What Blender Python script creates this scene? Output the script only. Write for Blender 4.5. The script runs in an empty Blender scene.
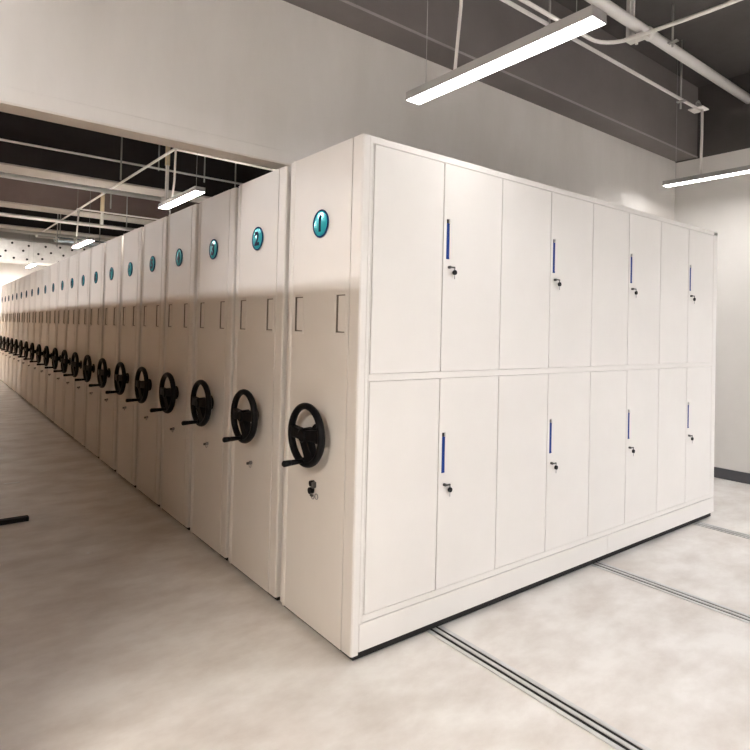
import bpy, bmesh, math
from mathutils import Vector, Matrix

sc = bpy.context.scene
COL = sc.collection

# ------------------------------------------------------------------ materials
def principled(name, col, rough=0.5, metal=0.0, spec=0.5):
    m = bpy.data.materials.new(name); m.use_nodes = True
    b = m.node_tree.nodes['Principled BSDF']
    b.inputs['Base Color'].default_value = (*col, 1)
    b.inputs['Roughness'].default_value = rough
    b.inputs['Metallic'].default_value = metal
    b.inputs['Specular IOR Level'].default_value = spec
    return m

def mottled(name, c1, c2, scale, rough=0.5, spec=0.4, bump=0.0, detail=6, stretch=(1, 1, 1), metal=0.0, lo=0.35, hi=0.65):
    m = principled(name, c1, rough, metal, spec)
    nt = m.node_tree; b = nt.nodes['Principled BSDF']
    tc = nt.nodes.new('ShaderNodeTexCoord')
    mp = nt.nodes.new('ShaderNodeMapping'); mp.inputs['Scale'].default_value = stretch
    nz = nt.nodes.new('ShaderNodeTexNoise'); nz.inputs['Scale'].default_value = scale
    nz.inputs['Detail'].default_value = detail; nz.inputs['Roughness'].default_value = 0.62
    rp = nt.nodes.new('ShaderNodeValToRGB')
    rp.color_ramp.elements[0].position = lo; rp.color_ramp.elements[0].color = (*c1, 1)
    rp.color_ramp.elements[1].position = hi; rp.color_ramp.elements[1].color = (*c2, 1)
    nt.links.new(tc.outputs['Object'], mp.inputs['Vector'])
    nt.links.new(mp.outputs['Vector'], nz.inputs['Vector'])
    nt.links.new(nz.outputs['Fac'], rp.inputs['Fac'])
    nt.links.new(rp.outputs['Color'], b.inputs['Base Color'])
    if bump:
        bp = nt.nodes.new('ShaderNodeBump'); bp.inputs['Strength'].default_value = bump
        bp.inputs['Distance'].default_value = 0.01
        nt.links.new(nz.outputs['Fac'], bp.inputs['Height'])
        nt.links.new(bp.outputs['Normal'], b.inputs['Normal'])
    return m

def emitter(name, col, s):
    m = bpy.data.materials.new(name); m.use_nodes = True
    nt = m.node_tree; nt.nodes.clear()
    o = nt.nodes.new('ShaderNodeOutputMaterial'); e = nt.nodes.new('ShaderNodeEmission')
    e.inputs['Color'].default_value = (*col, 1); e.inputs['Strength'].default_value = s
    nt.links.new(e.outputs[0], o.inputs[0])
    return m

CREAM = mottled('cabinet_enamel', (0.745, 0.718, 0.683), (0.775, 0.748, 0.713), 2.0, rough=0.42, spec=0.35)
GAPDARK = principled('carcass_gap_shade', (0.22, 0.20, 0.18), 0.6)  # carcass darkened so the gaps between doors read as shade lines
WHITEWALL = mottled('white_wall_paint', (0.80, 0.775, 0.74), (0.85, 0.825, 0.79), 1.3, rough=0.85, spec=0.2)
TANBOUNCE = mottled('tan_bounce_tint', (0.52, 0.34, 0.20), (0.58, 0.39, 0.24), 2.0, rough=0.8)  # tan picked to warm the light bounced into the aisle
BEAMGREY = mottled('beam_grey_paint', (0.17, 0.148, 0.142), (0.20, 0.178, 0.17), 1.5, rough=0.7)
BEAMBROWN = mottled('beam_brown', (0.13, 0.090, 0.082), (0.16, 0.115, 0.10), 1.5, rough=0.8)  # browner than the other far beams
BAYBLACK = mottled('bay_black_paint', (0.022, 0.017, 0.017), (0.032, 0.026, 0.025), 1.5, rough=0.85)
PLASTER = mottled('bulkhead_plaster', (0.66, 0.63, 0.59), (0.74, 0.71, 0.675), 1.1, rough=0.9, spec=0.15, stretch=(1.6, 1.0, 0.5))
EDGELIGHT = principled('edge_highlight_grey', (0.33, 0.30, 0.29), 0.5)  # lighter grey, stands in for an edge highlight
FLOORM = mottled('polished_concrete', (0.63, 0.575, 0.52), (0.85, 0.82, 0.78), 2.3, rough=0.45, spec=0.35, detail=12, stretch=(1.0, 1.7, 1.0), lo=0.28, hi=0.62)
DARKPAINT = mottled('charcoal_ceiling_paint', (0.080, 0.072, 0.068), (0.105, 0.096, 0.09), 1.2, rough=0.75, spec=0.3)
BASEB = principled('grey_skirting', (0.085, 0.085, 0.095), 0.5)
BEAMUNDER = mottled('bare_beam_underside', (0.62, 0.57, 0.51), (0.70, 0.65, 0.59), 3.0, rough=0.9, spec=0.1)
BLACK = principled('black_plastic', (0.004, 0.004, 0.005), 0.45, 0, 0.15)
DARKSTEEL = principled('dark_steel', (0.10, 0.095, 0.09), 0.45, 0.6)
CHROME = principled('chrome_steel', (0.30, 0.30, 0.31), 0.3, 1.0)
RAILM = mottled('rail_steel', (0.62, 0.62, 0.61), (0.74, 0.74, 0.73), 9, rough=0.35, metal=0.5)
RAILD = principled('rail_groove', (0.018, 0.017, 0.016), 0.7, 0, 0.2)
BLUE = principled('blue_handle_plastic', (0.003, 0.034, 0.21), 0.5, 0, 0.15)
NAVY = principled('navy_enamel', (0.006, 0.03, 0.12), 0.6, 0, 0.1)
RECESS = principled('recess_shadow_steel', (0.20, 0.17, 0.14), 0.7)  # tub coloured dark, painting the shade in the gap around the pull
INK = principled('plate_ink', (0.001, 0.007, 0.035), 0.6, 0, 0.05)
TEAL = principled('teal_plate', (0.02, 0.47, 0.56), 0.16, 0.3, 0.8)
ALU = principled('lamp_housing_grey', (0.40, 0.385, 0.37), 0.5, 0.2)
PIPEW = mottled('white_pipe_paint', (0.86, 0.83, 0.79), (0.90, 0.87, 0.83), 6, rough=0.5)
PIPEY = principled('cream_pipe_joint', (0.72, 0.60, 0.40), 0.5)
GALV = principled('galvanised_rod', (0.45, 0.44, 0.42), 0.45, 0.6)
FOIL = mottled('white_insulation_wrap', (0.72, 0.70, 0.67), (0.86, 0.84, 0.81), 7, rough=0.6, bump=0.8, lo=0.3, hi=0.6)
DUCTM = principled('blue_grey_duct', (0.16, 0.22, 0.25), 0.4, 0.3)
PAPER = principled('white_paper', (0.85, 0.85, 0.83), 0.8)
LED = emitter('led_diffuser', (1.0, 0.975, 0.96), 8.0)
LEDB = emitter('led_diffuser_wall', (1.0, 0.975, 0.96), 10.5)
LEDL = emitter('led_diffuser_left', (1.0, 0.965, 0.955), 98.0)
LEDRR = emitter('led_diffuser_rear_right', (0.98, 0.99, 1.04), 76.0)
FILLFAR = emitter('fill_far_end', (1.0, 0.97, 0.94), 35.0)
LEDX = emitter('led_diffuser_far', (1.0, 0.97, 0.94), 150.0)
FILLWARM = emitter('fill_warm_left', (1.0, 0.90, 0.79), 85.0)
LEDR = emitter('led_diffuser_rear', (0.98, 0.99, 1.04), 38.0)
LEDF = emitter('led_diffuser_bright', (1.0, 0.955, 0.91), 60.0)

# ------------------------------------------------------------------ mesh tools
class MB:
    def __init__(self): self.bm = bmesh.new()
    def box(self, x0, x1, y0, y1, z0, z1, bev=0.0, seg=2, edges=None):
        t = bmesh.new(); bmesh.ops.create_cube(t, size=1)
        for v in t.verts:
            v.co = Vector(((x0+x1)/2+v.co.x*(x1-x0), (y0+y1)/2+v.co.y*(y1-y0), (z0+z1)/2+v.co.z*(z1-z0)))
        if bev:
            es = [e for e in t.edges if edges is None or edges(e)]
            bmesh.ops.bevel(t, geom=es, offset=bev, segments=seg, affect='EDGES', profile=0.5)
        self.add(t); return self
    def add(self, t):
        me = bpy.data.meshes.new('tmp'); t.to_mesh(me); t.free()
        self.bm.from_mesh(me); bpy.data.meshes.remove(me)
    def cyl(self, a, b, r, r2=None, n=16, smooth=True):
        a = Vector(a); b = Vector(b); d = b-a
        t = bmesh.new()
        bmesh.ops.create_cone(t, cap_ends=True, segments=n, radius1=r, radius2=r if r2 is None else r2, depth=d.length)
        M = Matrix.Translation((a+b)/2) @ d.to_track_quat('Z', 'Y').to_matrix().to_4x4()
        bmesh.ops.transform(t, matrix=M, verts=t.verts)
        if smooth:
            for f in t.faces: f.smooth = len(f.verts) == 4
        self.add(t); return self
    def tube(self, pts, r, n=10):
        pts = [Vector(p) for p in pts]; t = bmesh.new(); rings = []
        for i, p in enumerate(pts):
            d = (pts[min(i+1, len(pts)-1)]-pts[max(i-1, 0)]).normalized()
            q = d.to_track_quat('Z', 'Y').to_matrix()
            rings.append([t.verts.new(p+q @ Vector((r*math.cos(k*2*math.pi/n), r*math.sin(k*2*math.pi/n), 0))) for k in range(n)])
        for A, B in zip(rings, rings[1:]):
            best = min(range(n), key=lambda s: sum((A[k].co-B[(k+s) % n].co).length for k in range(n)))
            for k in range(n):
                f = t.faces.new((A[k], A[(k+1) % n], B[(k+1+best) % n], B[(k+best) % n])); f.smooth = True
        t.faces.new(rings[0]); t.faces.new(rings[-1])
        bmesh.ops.recalc_face_normals(t, faces=t.faces)
        self.add(t); return self
    def torus_x(self, c, R, ry, rx, n=48, m=12):      # ring whose axis is X; section radius ry in-plane, rx along the axis
        t = bmesh.new(); c = Vector(c); rings = []
        for i in range(n):
            a = i*2*math.pi/n; ring = []
            for j in range(m):
                b = j*2*math.pi/m
                rr = R+ry*math.cos(b)
                ring.append(t.verts.new(c+Vector((rx*math.sin(b), rr*math.cos(a), rr*math.sin(a)))))
            rings.append(ring)
        for i in range(n):
            for j in range(m):
                f = t.faces.new((rings[i][j], rings[(i+1) % n][j], rings[(i+1) % n][(j+1) % m], rings[i][(j+1) % m])); f.smooth = True
        bmesh.ops.recalc_face_normals(t, faces=t.faces)
        self.add(t); return self
    def hull(self, pts):
        t = bmesh.new()
        for p in pts: t.verts.new(p)
        bmesh.ops.convex_hull(t, input=t.verts)
        self.add(t); return self
    def build(self, name, mat, parent=None, loc=None):
        me = bpy.data.meshes.new(name); self.bm.to_mesh(me); self.bm.free()
        me.materials.append(mat)
        o = bpy.data.objects.new(name, me); COL.objects.link(o)
        if parent: o.parent = parent
        if loc: o.location = loc
        return o

def tag(o, label=None, cat=None, group=None, kind=None):
    if label: o['label'] = label
    if cat: o['category'] = cat
    if group: o['group'] = group
    if kind: o['kind'] = kind
    return o
def empty(name, loc): 
    o = bpy.data.objects.new(name, None); COL.objects.link(o); o.location = loc; o.empty_display_size = 0.1; return o
def struct(name, mb, mat): return tag(mb.build(name, mat), kind='structure')
def copy_tree(o, parent=None):
    c = o.copy(); COL.objects.link(c)
    if parent: c.parent = parent
    for ch in list(o.children): copy_tree(ch, c)
    return c

# ------------------------------------------------------------------ setting
XR, XL, YN, YF, ZC = 5.26, -6.0, -8.0, 17.6, 4.32
struct('floor', MB().box(XL-.2, XR+.2, YN-.2, YF+.2, -.2, 0), FLOORM)
struct('ceiling', MB().box(XL-.2, XR+.2, YN-.2, 1.2, ZC, ZC+.2), DARKPAINT)
struct('ceiling_far', MB().box(XL-.2, XR+.2, 1.2, YF+.2, ZC, ZC+.2), BAYBLACK)
struct('wall_right', MB().box(XR, XR+.2, YN, YF, 0, 3.515), WHITEWALL)
struct('trim_1', MB().box(XR, XR+.2, YN, YF, 3.515, ZC), DARKPAINT)      # upper wall band painted dark
struct('wall_left', MB().box(XL-.2, XL, YN, YF, 0, ZC), WHITEWALL)
struct('wall_rear', MB().box(XL, XR, YN-.2, YN, 0, ZC), WHITEWALL)
struct('wall_far', MB().box(XL, XR, YF, YF+.2, 0, ZC), WHITEWALL)
struct('baseboard_right', MB().box(XR-.012, XR, YN, YF, 0, .112, .003), BASEB)
wb = MB(); wb.box(XL, XR, 1.076, 1.20, 2.525, 3.53); wb.box(4.15, XR, 1.076, 1.20, 0, 2.525)
struct('wall_bulkhead', wb, PLASTER)
struct('trim_2', MB().box(XL, XR, 1.07, 1.205, 2.517, 2.527), BEAMUNDER)
struct('trim_9', MB().box(XL, 5.26, 1.070, 1.08, 2.527, 2.60, .002, 1), PLASTER)
struct('trim_10', MB().box(XL, XR, .828, .842, 3.524, 3.538, .003, 1), EDGELIGHT)  # added strip, paints the bright line along the beam's lower front edge
struct('wall_shadow_caster', MB().box(-1.81, -1.69, -.45, YF, 0, 2.747), TANBOUNCE)  # unseen stand-in for a facing row, added to cast the aisle shadow
def beam(n, y0, y1, under=True, mat=None):
    struct('beam_%d' % n, MB().box(XL, XR, y0, y1, 3.53 + (.02 if under else 0), ZC, .006), mat or DARKPAINT)
    if under: struct('trim_%d' % (n+2), MB().box(XL, XR, y0-.004, y1+.004, 3.53, 3.552), BEAMUNDER)
beam(1, .835, 1.20, False, BEAMGREY)
for i, (a, b) in enumerate([(3.86, 4.31), (6.79, 7.26), (9.64, 10.12), (12.46, 13.0)]): beam(i+2, a, b, True, (BAYBLACK, BAYBLACK, BEAMBROWN, BAYBLACK, BEAMBROWN)[i])

# ------------------------------------------------------------------ shelving units
TOP, BOT, LEN = 2.40, 0.034, 3.74

def panel_mesh(w):
    """pressed side panel, front at x=0, with openings for the two pulls"""
    h = pulls(w)
    front = [(0.0, .012), (.001, .006), (.006, .001), (.012, 0.0), (.022, 0.0), (.0765, .0), (.077, .009), (.0808, .009), (.0813, -.002)]
    for a, b in h: front += [(a, -.002), (b, -.002)]
    front += [(w-.068, -.002), (w-.064, -.006), (w-.056, -.010), (w-.050, -.006), (w-.046, .004), (w-.010, .004), (w-.003, .007), (w, .014)]
    back = [(w, .0385), (0.0, .0385)]
    prof = front + back
    bm = bmesh.new(); zs = [BOT, 1.49, 1.67, TOP]
    V = [[bm.verts.new((x, y, z)) for (y, x) in prof] for z in zs]
    hs = {(round(a, 5), round(b, 5)) for a, b in h}
    n = len(prof)
    for k in range(3):
        for i in range(n):
            j = (i+1) % n
            if k == 1 and (round(prof[i][0], 5), round(prof[j][0], 5)) in hs: continue
            bm.faces.new((V[k][i], V[k][j], V[k+1][j], V[k+1][i]))
    bm.faces.new(V[0]); bm.faces.new(V[3])
    bmesh.ops.recalc_face_normals(bm, faces=bm.faces)
    mb = MB(); mb.add(bm); return mb
def pulls(w): return [(.112, .184), (w-.176, w-.100)]
def make_pull(a, b, root):
    t = .005; z0, z1 = 1.49, 1.67
    mb = MB()
    # hinged flap, open gap along its far side, top and foot
    mb.box(.002, .006, a-.001, b-.010, z0+.005, z1-.005, .001, 1)
    o = .013
    mb.box(-.006, -.001, a-o, a-o+t, z0-o, z1+o, .002, 1); mb.box(-.006, -.001, b+o-t, b+o, z0-o, z1+o, .002, 1)
    mb.box(-.006, -.001, a-o, b+o, z0-o, z0-o+t, .002, 1); mb.box(-.006, -.001, a-o, b+o, z1+o-t, z1+o, .002, 1)
    mb.box(.0055, .010, a-.004, a+.004, z0-.002, z1+.002); mb.box(-.0015, .010, a-.012, a-.0005, z0-.010, z0+.001)
    p = mb.build('recessed_pull', CREAM, root)
    mb = MB()
    mb.box(.026, .029, a-.002, b+.002, z0-.002, z1+.002)
    mb.box(-.001, .027, b-.001, b+.002, z0-.002, z1+.002); mb.box(-.001, .027, a, b, z0-.002, z0+.001); mb.box(-.001, .027, a, b, z1-.001, z1+.002)
    mb.build('recess', RECESS, p)

FONT = None
def number_mesh(s, size):
    cu = bpy.data.curves.new('number', 'FONT'); cu.body = s; cu.size = size; cu.extrude = .0012
    cu.align_x = 'CENTER'; cu.align_y = 'CENTER'; cu.offset = .0045
    if len(s) > 1: cu.space_character = .85
    o = bpy.data.objects.new('number', cu); COL.objects.link(o)
    dg = bpy.context.evaluated_depsgraph_get()
    me = bpy.data.meshes.new_from_object(o.evaluated_get(dg))
    me.name = 'number'
    bpy.data.objects.remove(o); 
    # centre and turn to face -X
    xs = [v.co.x for v in me.vertices]; ys = [v.co.y for v in me.vertices]
    cx = (min(xs)+max(xs))/2; cy = (min(ys)+max(ys))/2
    for v in me.vertices:
        x, y, z = v.co.x-cx, v.co.y-cy, v.co.z
        v.co = (-z, -x, y)
    me.materials.clear(); me.materials.append(INK)
    return me

def wheel(parent, yc):
    c = Vector((-.072, yc, .988)); R = .140
    rim = MB().torus_x(c, R, .0165, .019).build('handwheel', BLACK, parent)
    hub = MB()
    hub.cyl((.004, yc, c.z), (-.012, yc, c.z), .050, n=28)
    hub.cyl((-.012, yc, c.z), (-.060, yc, c.z), .030, n=24)
    hub.cyl((-.045, yc, c.z), (-.098, yc, c.z), .038, .034, n=28)
    hub.cyl((-.098, yc, c.z), (-.104, yc, c.z), .034, .024, n=28)
    hub.build('hub', BLACK, rim)
    for ang, w0, w1, w2 in ((2, .022, .022, .028), (174, .024, .022, .028), (243, .029, .031, .038)):
        a = math.radians(ang); d = Vector((0, math.cos(a), math.sin(a))); p = Vector((0, -math.sin(a), math.cos(a)))
        pts = []
        for (s, hw, x0, x1) in ((.010, w0, -.098, -.050), (.080, w1, -.092, -.052), (R*.97, w2, -.084, -.060)):
            for sg in (-1, 1):
                for xx in (x0, x1):
                    q = c + d*s + p*(sg*hw); q.x = xx; pts.append(q)
        MB().hull(pts).build('spoke', BLACK, rim)
    g = MB(); zb = c.z-.124
    g.cyl((-.066, yc, zb), (-.092, yc, zb), .020, .015, n=16)
    g.cyl((-.088, yc, zb), (-.150, yc, zb-.001), .011, .0135, n=16)
    g.cyl((-.150, yc, zb-.001), (-.190, yc, zb-.002), .0135, .0155, n=16)
    g.cyl((-.190, yc, zb-.002), (-.196, yc, zb-.002), .0155, .010, n=16)
    g.build('grip', BLACK, rim)

def make_unit(w, first=False):
    root = empty('mobile_shelving_unit', (0, 0, 0))
    b = MB()
    if first:
        b.box(.03, LEN-.004, .022, w-.004, BOT+.004, TOP-.004)
    else:
        b.box(.03, LEN, .012, w-.012, BOT, TOP, .004, 1)
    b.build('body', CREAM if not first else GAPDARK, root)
    uc = MB()
    uc.box(.020, LEN-.02, .014, w-.014, .0085, BOT+.006)
    uc.build('undercarriage', RAILD, root)  # near-black, so the gap under the base reads as deep shade
    panel_mesh(w).build('side_panel', CREAM, root)
    for a, c in pulls(w): make_pull(a, c, root)
    yc = w/2 - .002
    pl = MB(); t = bmesh.new(); rings = []; NS = 48
    for rr, xx in ((.066, .0), (.066, -.009), (.055, -.0101), (.044, -.0109), (.033, -.01155), (.022, -.0120), (.011, -.01235)):
        rings.append([t.verts.new((xx, yc+rr*math.cos(q*2*math.pi/NS), 2.030+rr*math.sin(q*2*math.pi/NS))) for q in range(NS)])
    for A, B in zip(rings, rings[1:]):
        for q in range(NS):
            f = t.faces.new((A[q], A[(q+1) % NS], B[(q+1) % NS], B[q])); f.smooth = True
    t.faces.new(rings[-1]).smooth = True
    bmesh.ops.recalc_face_normals(t, faces=t.faces); pl.add(t)
    plate = pl.build('number_plate', TEAL, root)
    MB().torus_x((-.008, yc, 2.030), .066, .0042, .004, 48, 8).build('rim', NAVY, plate)
    wheel(root, yc-.018)
    lk = MB()
    if first:
        lk.cyl((0, yc+.012, .739), (-.022, yc+.012, .739), .015, n=20)
        lo = lk.build('lock', BLACK, root)
        l2 = MB(); l2.cyl((0, yc+.020, .702), (-.022, yc+.020, .702), .0165, n=20); l2.build('lock', BLACK, root)
        MB().box(-.030, -.004, yc-.018, yc-.008, .722, .752, .003, 1).build('key', DARKSTEEL, lo)
        MB().box(-.030, -.018, yc-.016, yc+.004, .680, .696, .003, 1).build('key', DARKSTEEL, root)
        MB().torus_x((-.024, yc-.050, .690), .013, .0022, .0022, 24, 6).build('key_ring', CHROME, root)
        MB().torus_x((-.026, yc-.020, .684), .012, .0022, .0022, 24, 6).build('key_ring', CHROME, root)
    else:
        lk.cyl((0, yc+.012, .706), (-.014, yc+.012, .706), .011, n=18)
        lo = lk.build('lock', CHROME, root)
        k = MB(); k.box(-.034, -.012, yc+.010, yc+.014, .696, .712, .003, 1)
        k.build('key', DARKSTEEL, lo)
        r = MB(); r.torus_x((-.022, yc-.012, .697), .013, .002, .002, 24, 6)
        r.build('key_ring', CHROME, lo)
    return root, plate

PLY = {}
def set_number(plate, n, w):
    me = number_mesh(str(n), .108 if n < 10 else .084)
    o = bpy.data.objects.new('number', me); COL.objects.link(o); o.parent = plate
    o.location = (-.0122, w/2-.002, 2.030)

# --- near unit with the lockable cupboard doors
W1 = .672
unit1, plate1 = make_unit(W1, True)
tag(unit1, 'near-end cream mobile shelving unit with cupboard doors, blue pulls and plate number 1', 'shelving', 'mobile shelving units in the row')
set_number(plate1, 1, W1)
X0, DW = .0665, .45
XE = X0+8*DW
fr = MB()
vy = lambda e: abs(e.verts[0].co.z-e.verts[1].co.z) > .1
fr.box(.0405, .0575, .0005, .03, .172, TOP, .001, 1)                      # stile beside the side panel
fr.box(.0590, X0-.002, .001, .03, .172, TOP, .001, 1)
fr.box(XE+.002, LEN, 0, .03, .172, TOP, .003, 1)
fr.box(.0405, LEN-.001, 0, .03, 2.366, TOP, .004, 2)                   # top rail
fr.box(X0-.006, XE+.004, .0012, .03, 1.2705, 1.3028, .001, 1)            # middle rail
fr.box(X0-.006, XE+.004, .0012, .03, .174, .205, .001, 1)                # bottom rail
fr.box(.03, LEN, W1-.03, W1, BOT, TOP, .004, 1)                      # back sheet
fr.box(LEN-.02, LEN, .02, W1-.02, BOT, TOP, .002, 1)                  # end sheet
fr.box(.03, LEN, .02, W1-.02, TOP-.02, TOP, .002, 1)                  # roof sheet
fr.build('door_frame', CREAM, unit1)
bs = MB(); bs.box(.0405, 2.10, -.002, .03, BOT+.011, .1705, .003, 1); bs.box(2.102, LEN-.002, -.002, .03, BOT+.011, .1705, .003, 1)
bs.build('plinth', CREAM, unit1)
def door(i, z0, z1, hz0, hz1, lz):
    x0 = X0+i*DW+.0024; x1 = X0+(i+1)*DW-.0024
    d = MB()
    if i % 2 == 0:
        d.box(x0, x1, 0, .020, z0, z1, .002, 1)
        d.build('door', CREAM, unit1); return
    hx0, hx1 = x0+.020, x0+.043
    d.box(x0, hx0, 0, .020, z0, z1, .0015, 1, lambda e: abs(e.verts[0].co.x-x0) < 1e-5 and abs(e.verts[1].co.x-x0) < 1e-5)
    d.box(hx1, x1, 0, .020, z0, z1, .0015, 1, lambda e: abs(e.verts[0].co.x-x1) < 1e-5 and abs(e.verts[1].co.x-x1) < 1e-5)
    d.box(hx0, hx1, 0, .020, z0, hz0); d.box(hx0, hx1, 0, .020, hz1, z1)
    o = d.build('door', CREAM, unit1)
    h = MB(); h.box(hx0+.0005, hx1-.0005, .0012, .019, hz0, hz1-.022)
    h.box(hx0+.0005, hx1-.0005, -.0015, .019, hz0, hz0+.010, .001, 1)
    tag(h.build('handle', BLUE, o), 'blue finger-pull strip')
    h2 = MB(); h2.box(hx0, hx1, .009, .0195, hz1-.022, hz1)
    h2.build('handle_recess', BLACK, o)
    l = MB(); l.cyl((x0+.040, .001, lz+.002), (x0+.040, -.014, lz+.002), .0075, n=18)
    l.box(x0+.028, x0+.070, -.021, -.013, lz-.002, lz+.006, .002, 1)
    l.build('lock', DARKSTEEL, o)
    k = MB(); k.cyl((x0+.066, -.014, lz-.024), (x0+.066, -.024, lz-.024), .0125, n=18); k.box(x0+.0645, x0+.0675, -.020, -.017, lz-.014, lz+.001)
    k.build('key', BLACK, o)
    k = MB(); k.box(x0+.0645, x0+.0675, -.020, -.018, lz-.058, lz-.034)
    k.build('key_blade', CHROME, o)
for i in range(8):
    door(i, 1.3046, 2.3638, 1.877, 2.083, 1.834)
    door(i, .2072, 1.2686, .789, .993, .727)

# --- the long row behind it
YB = [0, .702, 1.368, 2.046, 2.711, 3.40, 4.10, 4.80, 5.482, 6.165]
YB.append(6.83)
while len(YB) < 23: YB.append(YB[-1]+.735)
W2 = .636
ords = ['second', 'third', 'fourth', 'fifth', 'sixth', 'seventh', 'eighth', 'ninth', 'tenth', 'eleventh', 'twelfth', 'thirteenth', 'fourteenth',
        'fifteenth', 'sixteenth', 'seventeenth', 'eighteenth', 'nineteenth', 'twentieth', 'twenty-first', 'twenty-second']
W3 = .695                                                            # the farther units are a little deeper
units = []
for k in range(1, 22):
    if k in (1, 10): proto = make_unit(W2 if k == 1 else W3)[0]; u = proto
    else: u = copy_tree(proto)
    u.location = (0, YB[k]+.010, 0); units.append((k, u))
    tag(u, '%s hand-cranked shelving unit from the near end, its round teal plate numbered %d' % (ords[k-1], k+1), 'shelving', 'mobile shelving units in the row')
for k, u in units:
    plate = [c for c in u.children if c.name.startswith('number_plate')][0]
    set_number(plate, k+1, W2 if k < 10 else W3)

# ------------------------------------------------------------------ floor rails
for xr, lab in ((.53, 'steel floor rail under the near left end of the shelving row'),
                (1.988, 'steel floor rail emerging from under the middle of the cupboard doors'),
                (3.445, 'steel floor rail emerging from under the far right end of the cupboard doors')):
    t = empty('floor_rail', (xr, 0, 0)); tag(t, lab, 'rail', 'floor rails under the shelving')
    m = MB(); y0, y1 = -2.6, 15.4
    m.box(-.050, -.028, y0, y1, 0, .007, .002, 1); m.box(-.010, .010, y0, y1, 0, .008, .002, 1); m.box(.028, .050, y0, y1, 0, .007, .002, 1)
    m.build('rail_bar', RAILM, t)
    m = MB(); m.box(-.030, .030, y0, y1, 0, .003); m.build('groove', RAILD, t)

# ------------------------------------------------------------------ linear lamps
def lamp(x, y0, y1, z, lab, mat, wires=True, wy=None):
    t = empty('linear_lamp', (x, (y0+y1)/2, z)); tag(t, lab, 'lamp', 'suspended linear lamps')
    h = (y1-y0)/2; w = .052
    m = MB(); m.box(-w, w, -h, h, .010, .048, .003, 1); m.box(-w, -w+.003, -h, h, 0, .014); m.box(w-.003, w, -h, h, 0, .014)
    m.box(-w, w, -h, -h+.003, 0, .014); m.box(-w, w, h-.003, h, 0, .014)
    m.build('housing', ALU, t)
    m = MB(); m.box(-w+.004, w-.004, -h+.004, h-.004, .002, .012); m.build('diffuser', mat, t)
    for s in (-1, 1): MB().cyl((0, s*(h-.11), .046), (0, s*(h-.11), ZC-z), .002, n=6).build('suspension_wire', GALV, t)
    return t
LZ = 2.80
a = lamp(.60, -.80, .36, LZ, 'bright linear lamp hanging nearest, above the cupboard doors', LED)
m = MB(); m.tube([(0, .25, .045), (.012, .247, .2), (.03, .243, .42), (.022, .238, .8), (.01, .235, ZC-LZ)], .009); m.build('cord', PIPEW, a)
b = lamp(4.43, -.60, .79, 3.05, 'linear lamp hanging beside the right wall, cord from a square ceiling box', LEDB)
m = MB(); m.tube([(0, .34, .045), (-.006, .341, .25), (.004, .341, .46), (0, .34, .70)], .0125); m.build('cord', PIPEW, b)
c = lamp(.52, 3.36, 4.47, LZ, 'glowing linear lamp above shelving units just past the bulkhead', LEDF)
m = MB(); m.tube([(.05, .43, .045), (.075, .43, .3), (.08, .425, .68)], .012); m.build('cord', PIPEW, c)
d = lamp(.48, 7.85, 9.05, LZ, 'small distant glowing linear lamp, second beyond the bulkhead', LEDF)
m = MB(); m.tube([(0, .5, .045), (.01, .5, .35), (.03, .5, .68)], .012); m.build('cord', PIPEW, d)
lamp(.66, 15.25, 16.35, 2.98, 'farthest linear lamp, close to the end wall behind the row', LEDX)
lamp(-3.0, -.55, .68, 3.54, 'linear lamp left of the camera, above the added partition', LEDL)
lamp(-3.0, 4.55, 5.75, 3.54, 'linear lamp beyond the added partition, nearest past the bulkhead', LEDL)
lamp(-3.0, 7.85, 9.05, 3.54, 'linear lamp beyond the added partition, halfway down the row', LEDL)
lamp(-3.0, 13.1, 14.2, 3.54, 'linear lamp beyond the added partition, at the end wall', LEDL)
for x, nm, mt in ((.60, 'middle', LEDR), (4.6, 'right', LEDRR)):
    lamp(x, -4.1, -2.9, LZ, 'linear lamp just behind the camera, %s of the room' % nm, mt)
    lamp(x, -7.2, -6.0, LZ, 'linear lamp at the rear wall, %s of the room' % nm, mt)

lamp(-.5, 14.9, 16.1, 3.85, 'added unseen fill lamp over the aisle in front of the wrapped duct', FILLFAR)  # fill added out of view to brighten the wrapped duct
lamp(-2.6, -2.2, -1.0, 2.42, 'added warm fill lamp left of the camera, before the added partition', FILLWARM)  # fill added out of view to lift the lower side panels

# ------------------------------------------------------------------ services, near bay
PZ, PY = 4.0287, 0.3221
m = MB(); m.cyl((-2.0, PY, PZ), (XR, PY, PZ), .044, n=24)
t = m.build('water_pipe', PIPEW); tag(t, 'thick white pipe along the dark ceiling at top right', 'pipe')
m = MB(); m.cyl((3.118, PY, PZ), (3.1896, PY, PZ), .050, n=24); m.build('coupling', PIPEW, t)
m = MB(); hx = 2.9986; m.box(hx-.042, hx-.018, PY+.06, PY+.09, PZ-.085, ZC); m.box(hx+.018, hx+.042, PY+.06, PY+.09, PZ-.085, ZC)
m.box(hx-.054, hx+.054, PY-.06, PY+.10, PZ-.09, PZ-.066); m.cyl((hx, PY-.03, PZ-.11), (hx, PY-.03, PZ-.05), .009, n=8); m.cyl((hx, PY+.02, PZ-.13), (hx, PY+.02, PZ-.06), .013, n=8)
m.build('strut_hanger', PIPEW, t)
CY, CZ = 0.4355, 3.7566
t = tag(MB().cyl((XL+.01, CY, CZ), (4.4309, CY+.03, CZ), .0145, n=12).build('conduit', PIPEW), 'thin white conduit running to the square box above the right lamp', 'conduit')
y0 = 0.3758
pts = [(-4.0, y0+.01, CZ), (2.3302, y0, CZ)]
for k in range(0, 8):
    q = math.radians(k*90/7); pts.append((2.3899+.227*math.sin(q), y0-.227*(1-math.cos(q)), CZ))
pts += [(2.6549, -0.3642, CZ), (2.6763, -2.6, CZ), (2.6883, -7.9, CZ)]
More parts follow.
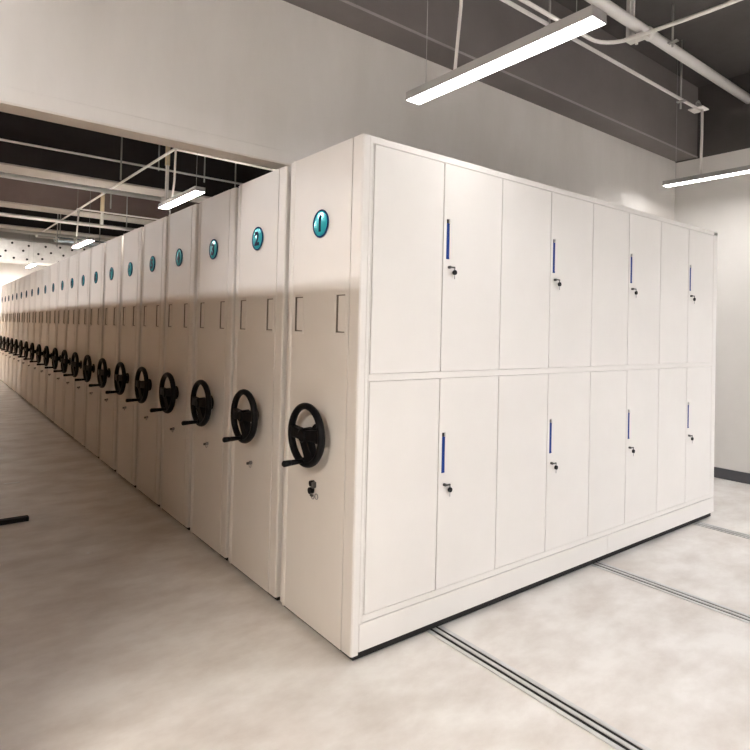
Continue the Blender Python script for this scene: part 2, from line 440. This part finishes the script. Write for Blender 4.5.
tag(MB().tube(pts, .015).build('conduit', PIPEW), 'white conduit that bends toward the camera beside the thick pipe', 'conduit')
bx, by = 4.4309, 0.4713
t = MB().box(bx-.07, bx+.07, by-.07, by+.07, CZ-.005, CZ+.007, .002, 1).build('junction_box', PIPEW)
tag(t, 'small square white ceiling box at the end of the thin conduit', 'junction box')
m = MB(); m.tube([(bx-.035, by, CZ+.004), (bx-.045, by, CZ+.055), (bx, by, CZ+.085), (bx+.045, by, CZ+.055), (bx+.035, by, CZ+.004)], .010); m.cyl((bx, by, CZ), (bx, by, CZ+.05), .026, n=14)
m.build('clamp', GALV, t)
for x, y, z0, lab in ((4.0489, CY+.03, CZ-.09, 'grey threaded rod holding the thin conduit near its end box'), (3.3805, 0.2326, PZ-.07, 'grey threaded rod above the thick pipe at top right'),
                      (1.9722, CY+.01, CZ-.07, 'grey threaded rod beside the nearest lamp')):
    m = MB(); m.cyl((x, y, z0), (x, y, ZC), .009, n=8); zc = CZ-.02 if z0 < CZ else PZ-.03
    m.box(x-.02, x+.02, y-.045, y+.035, zc-.005, zc+.005)
    tag(m.build('threaded_rod', GALV), lab, 'rod')
m = MB(); m.cyl((2.95, -.25, 4.20), (2.95, -.25, ZC), .012, n=10); m.cyl((2.95, -.25, 4.17), (2.95, -.25, 4.21), .028, n=14)
tag(m.build('fire_sprinkler', GALV), 'small dark sprinkler under the ceiling at top right', 'sprinkler')

# ------------------------------------------------------------------ services, bays beyond the bulkhead
def pipe(name, pts, r, lab, cat, mat=PIPEW):
    m = MB()
    if len(pts) == 2: m.cyl(pts[0], pts[1], r, n=14)
    else: m.tube(pts, r)
    return tag(m.build(name, mat), lab, cat)
pipe('conduit', [(.66, 1.25, 3.48), (.618, 4.324, 3.48), (.437, 13.305, 3.48)], .016, 'long white conduit running away down the row above its lamps', 'conduit')
pipe('conduit', [(-5.9, 6.46, 3.76), (4.5, 6.46, 3.76)], .015, 'thin white conduit crossing the first dark bay behind the bulkhead', 'conduit')
pipe('conduit', [(.62, 4.36, 3.46), (4.5, 4.40, 3.46)], .013, 'short white conduit branching right from the long conduit', 'conduit')
p = pipe('sprinkler_pipe', [(-5.9, 6.36, 3.30), (1.16, 6.36, 3.30)], .031, 'white sprinkler pipe crossing the aisle in the first bay', 'pipe')
m = MB(); m.cyl((1.16, 6.36, 3.27), (1.16, 6.36, ZC-.004), .026, n=14); m.build('riser', PIPEW, p)
m = MB(); m.cyl((1.16, 6.36, 3.80), (1.16, 6.36, 4.2), .034, n=14); m.build('coupling', PIPEY, p)
m = MB(); m.cyl((1.08, 6.36, 3.30), (1.20, 6.36, 3.30), .040, n=14); m.build('elbow', PIPEW, p)
p = pipe('sprinkler_pipe', [(-5.9, 9.50, 3.30), (4.5, 9.50, 3.30)], .033, 'white sprinkler pipe crossing the second bay, farther off', 'pipe')
m = MB(); m.cyl((1.0, 9.50, 3.29), (1.0, 9.50, ZC-.004), .026, n=14); m.build('riser', PIPEW, p)
m = MB(); m.cyl((1.0, 9.50, 3.55), (1.0, 9.50, 3.95), .036, n=14); m.build('coupling', PIPEY, p)
pipe('conduit', [(.51, 9.15, 3.50), (4.5, 9.2, 3.50)], .014, 'thin conduit branching right above the second distant lamp', 'conduit')
pipe('sprinkler_pipe', [(-5.9, 12.2, 3.40), (4.5, 12.2, 3.40)], .034, 'faint distant pipe crossing the third bay', 'pipe')
pipe('conduit', [(.437, 13.33, 3.47), (4.5, 13.36, 3.47)], .016, 'thin conduit in front of the wrapped duct', 'conduit')
for x, y, z0, lab in ((1.36, 11.3, 3.05, 'hanger rod just right of the second distant lamp'), (.56, 11.32, 3.05, 'hanger rod left of the second distant lamp, third bay'), (.55, 6.44, 3.50, 'thin hanger rod left of the long conduit, first bay'), (1.08, 6.50, 3.74, 'thin hanger rod beside the riser, first bay'),
                      (1.75, 6.46, 3.68, 'hanger rod above the end of the nearest far lamp'), (2.25, 6.46, 3.70, 'hanger rod near the edge of the second unit'),
                      (.70, 7.6, 3.30, 'hanger rod left of the second distant lamp'), (1.45, 9.57, 3.30, 'hanger rod right of the second distant lamp'),
                      (.75, 12.2, 3.30, 'faint hanger rod over the third bay'), (1.95, 8.6, 3.45, 'hanger rod behind the nearest far lamp')):
    pipe('threaded_rod', [(x, y, z0), (x, y, ZC)], .011, lab, 'rod', GALV)
# grey-blue duct on hangers
t = MB().box(1.02, 2.4, 14.3, 14.7, 3.56, 3.73, .01, 1).build('ventilation_duct', DUCTM)
tag(t, 'small blue-grey ventilation duct far down the row', 'duct')
m = MB()
for x in (1.0, 1.42):
    m = MB(); m.box(x-.02, x+.02, 14.26, 14.30, 3.52, ZC); m.build('hanger_bar', PIPEW, t)
# wrapped duct with fixing pins
t = MB().box(-5.9, 4.6, 16.6, 17.3, 3.14, 3.75, .04, 3).build('wrapped_duct', FOIL)
tag(t, 'white insulation-wrapped duct with dark fixing pins above the far end of the row', 'duct')
for i in range(-2, 9):
    for j in range(3):
        x = .35+i*.36+(.18 if j % 2 else 0)+.05*math.sin(i*5.1+j*2.3); z = 3.24+j*.19+.03*math.sin(i*3.7+j)
        if x < 2.9: MB().cyl((x, 16.61, z), (x, 16.585, z), .030, n=12).build('pin', RAILD, t)
for x in (-3, 0, 3):
    MB().cyl((x, 16.95, 3.74), (x, 16.95, ZC), .012, n=8).build('hanger_rod', GALV, t)

# ------------------------------------------------------------------ things on the floor
m = MB(); m.box(-1.55, -.885, 2.945, 2.985, 0, .035, .003, 1); m.box(-1.55, -.880, 2.985, 3.05, 0, .020, .003, 1)
tag(m.build('metal_bar', RAILD), 'dark steel bar lying on the aisle floor at the left edge', 'bar')
m = MB(); m.box(-.93, -.80, 4.20, 4.235, 0, .004); tag(m.build('paper_strip', PAPER), 'thin white strip of paper on the aisle floor', 'paper')
m = MB(); m.hull([(-.675, 2.02, .001), (-.65, 2.03, .001), (-.655, 2.05, .001), (-.665, 2.035, .012)]); tag(m.build('paper_scrap', PAPER), 'tiny white scrap on the aisle floor near the camera', 'paper')

# ------------------------------------------------------------------ camera
cam = bpy.data.cameras.new('camera'); co = bpy.data.objects.new('camera', cam); COL.objects.link(co)
f, p_, r_, yaw = 582.59, .0157, -.0241, .6589
cy, sy, cp, sp, cr, sr = math.cos(yaw), math.sin(yaw), math.cos(p_), math.sin(p_), math.cos(r_), math.sin(r_)
rt = Vector((cy, -sy, 0)); fw = Vector((sy, cy, 0)); up = Vector((0, 0, 1))
F = fw*cp+up*sp; U0 = -fw*sp+up*cp
R = rt*cr-U0*sr; U = rt*sr+U0*cr
M = Matrix((R, U, -F)).transposed().to_4x4(); M.translation = Vector((-1.5562, -2.1268, 1.5083))
co.matrix_world = M
cam.sensor_fit = 'HORIZONTAL'; cam.sensor_width = 36; cam.lens = f*36/750
cam.shift_x = 0; cam.shift_y = -(375-320.45)/750
cam.clip_start = .05; cam.clip_end = 100
sc.camera = co

# ------------------------------------------------------------------ world, view
w = bpy.data.worlds.new('world'); sc.world = w; w.use_nodes = True
w.node_tree.nodes['Background'].inputs[0].default_value = (.9, .85, .8, 1)
w.node_tree.nodes['Background'].inputs[1].default_value = 0.0
sc.view_settings.view_transform = 'Standard'; sc.view_settings.look = 'None'
sc.view_settings.gamma = 1; sc.view_settings.use_curve_mapping = False
sc.view_settings.exposure = 1.9
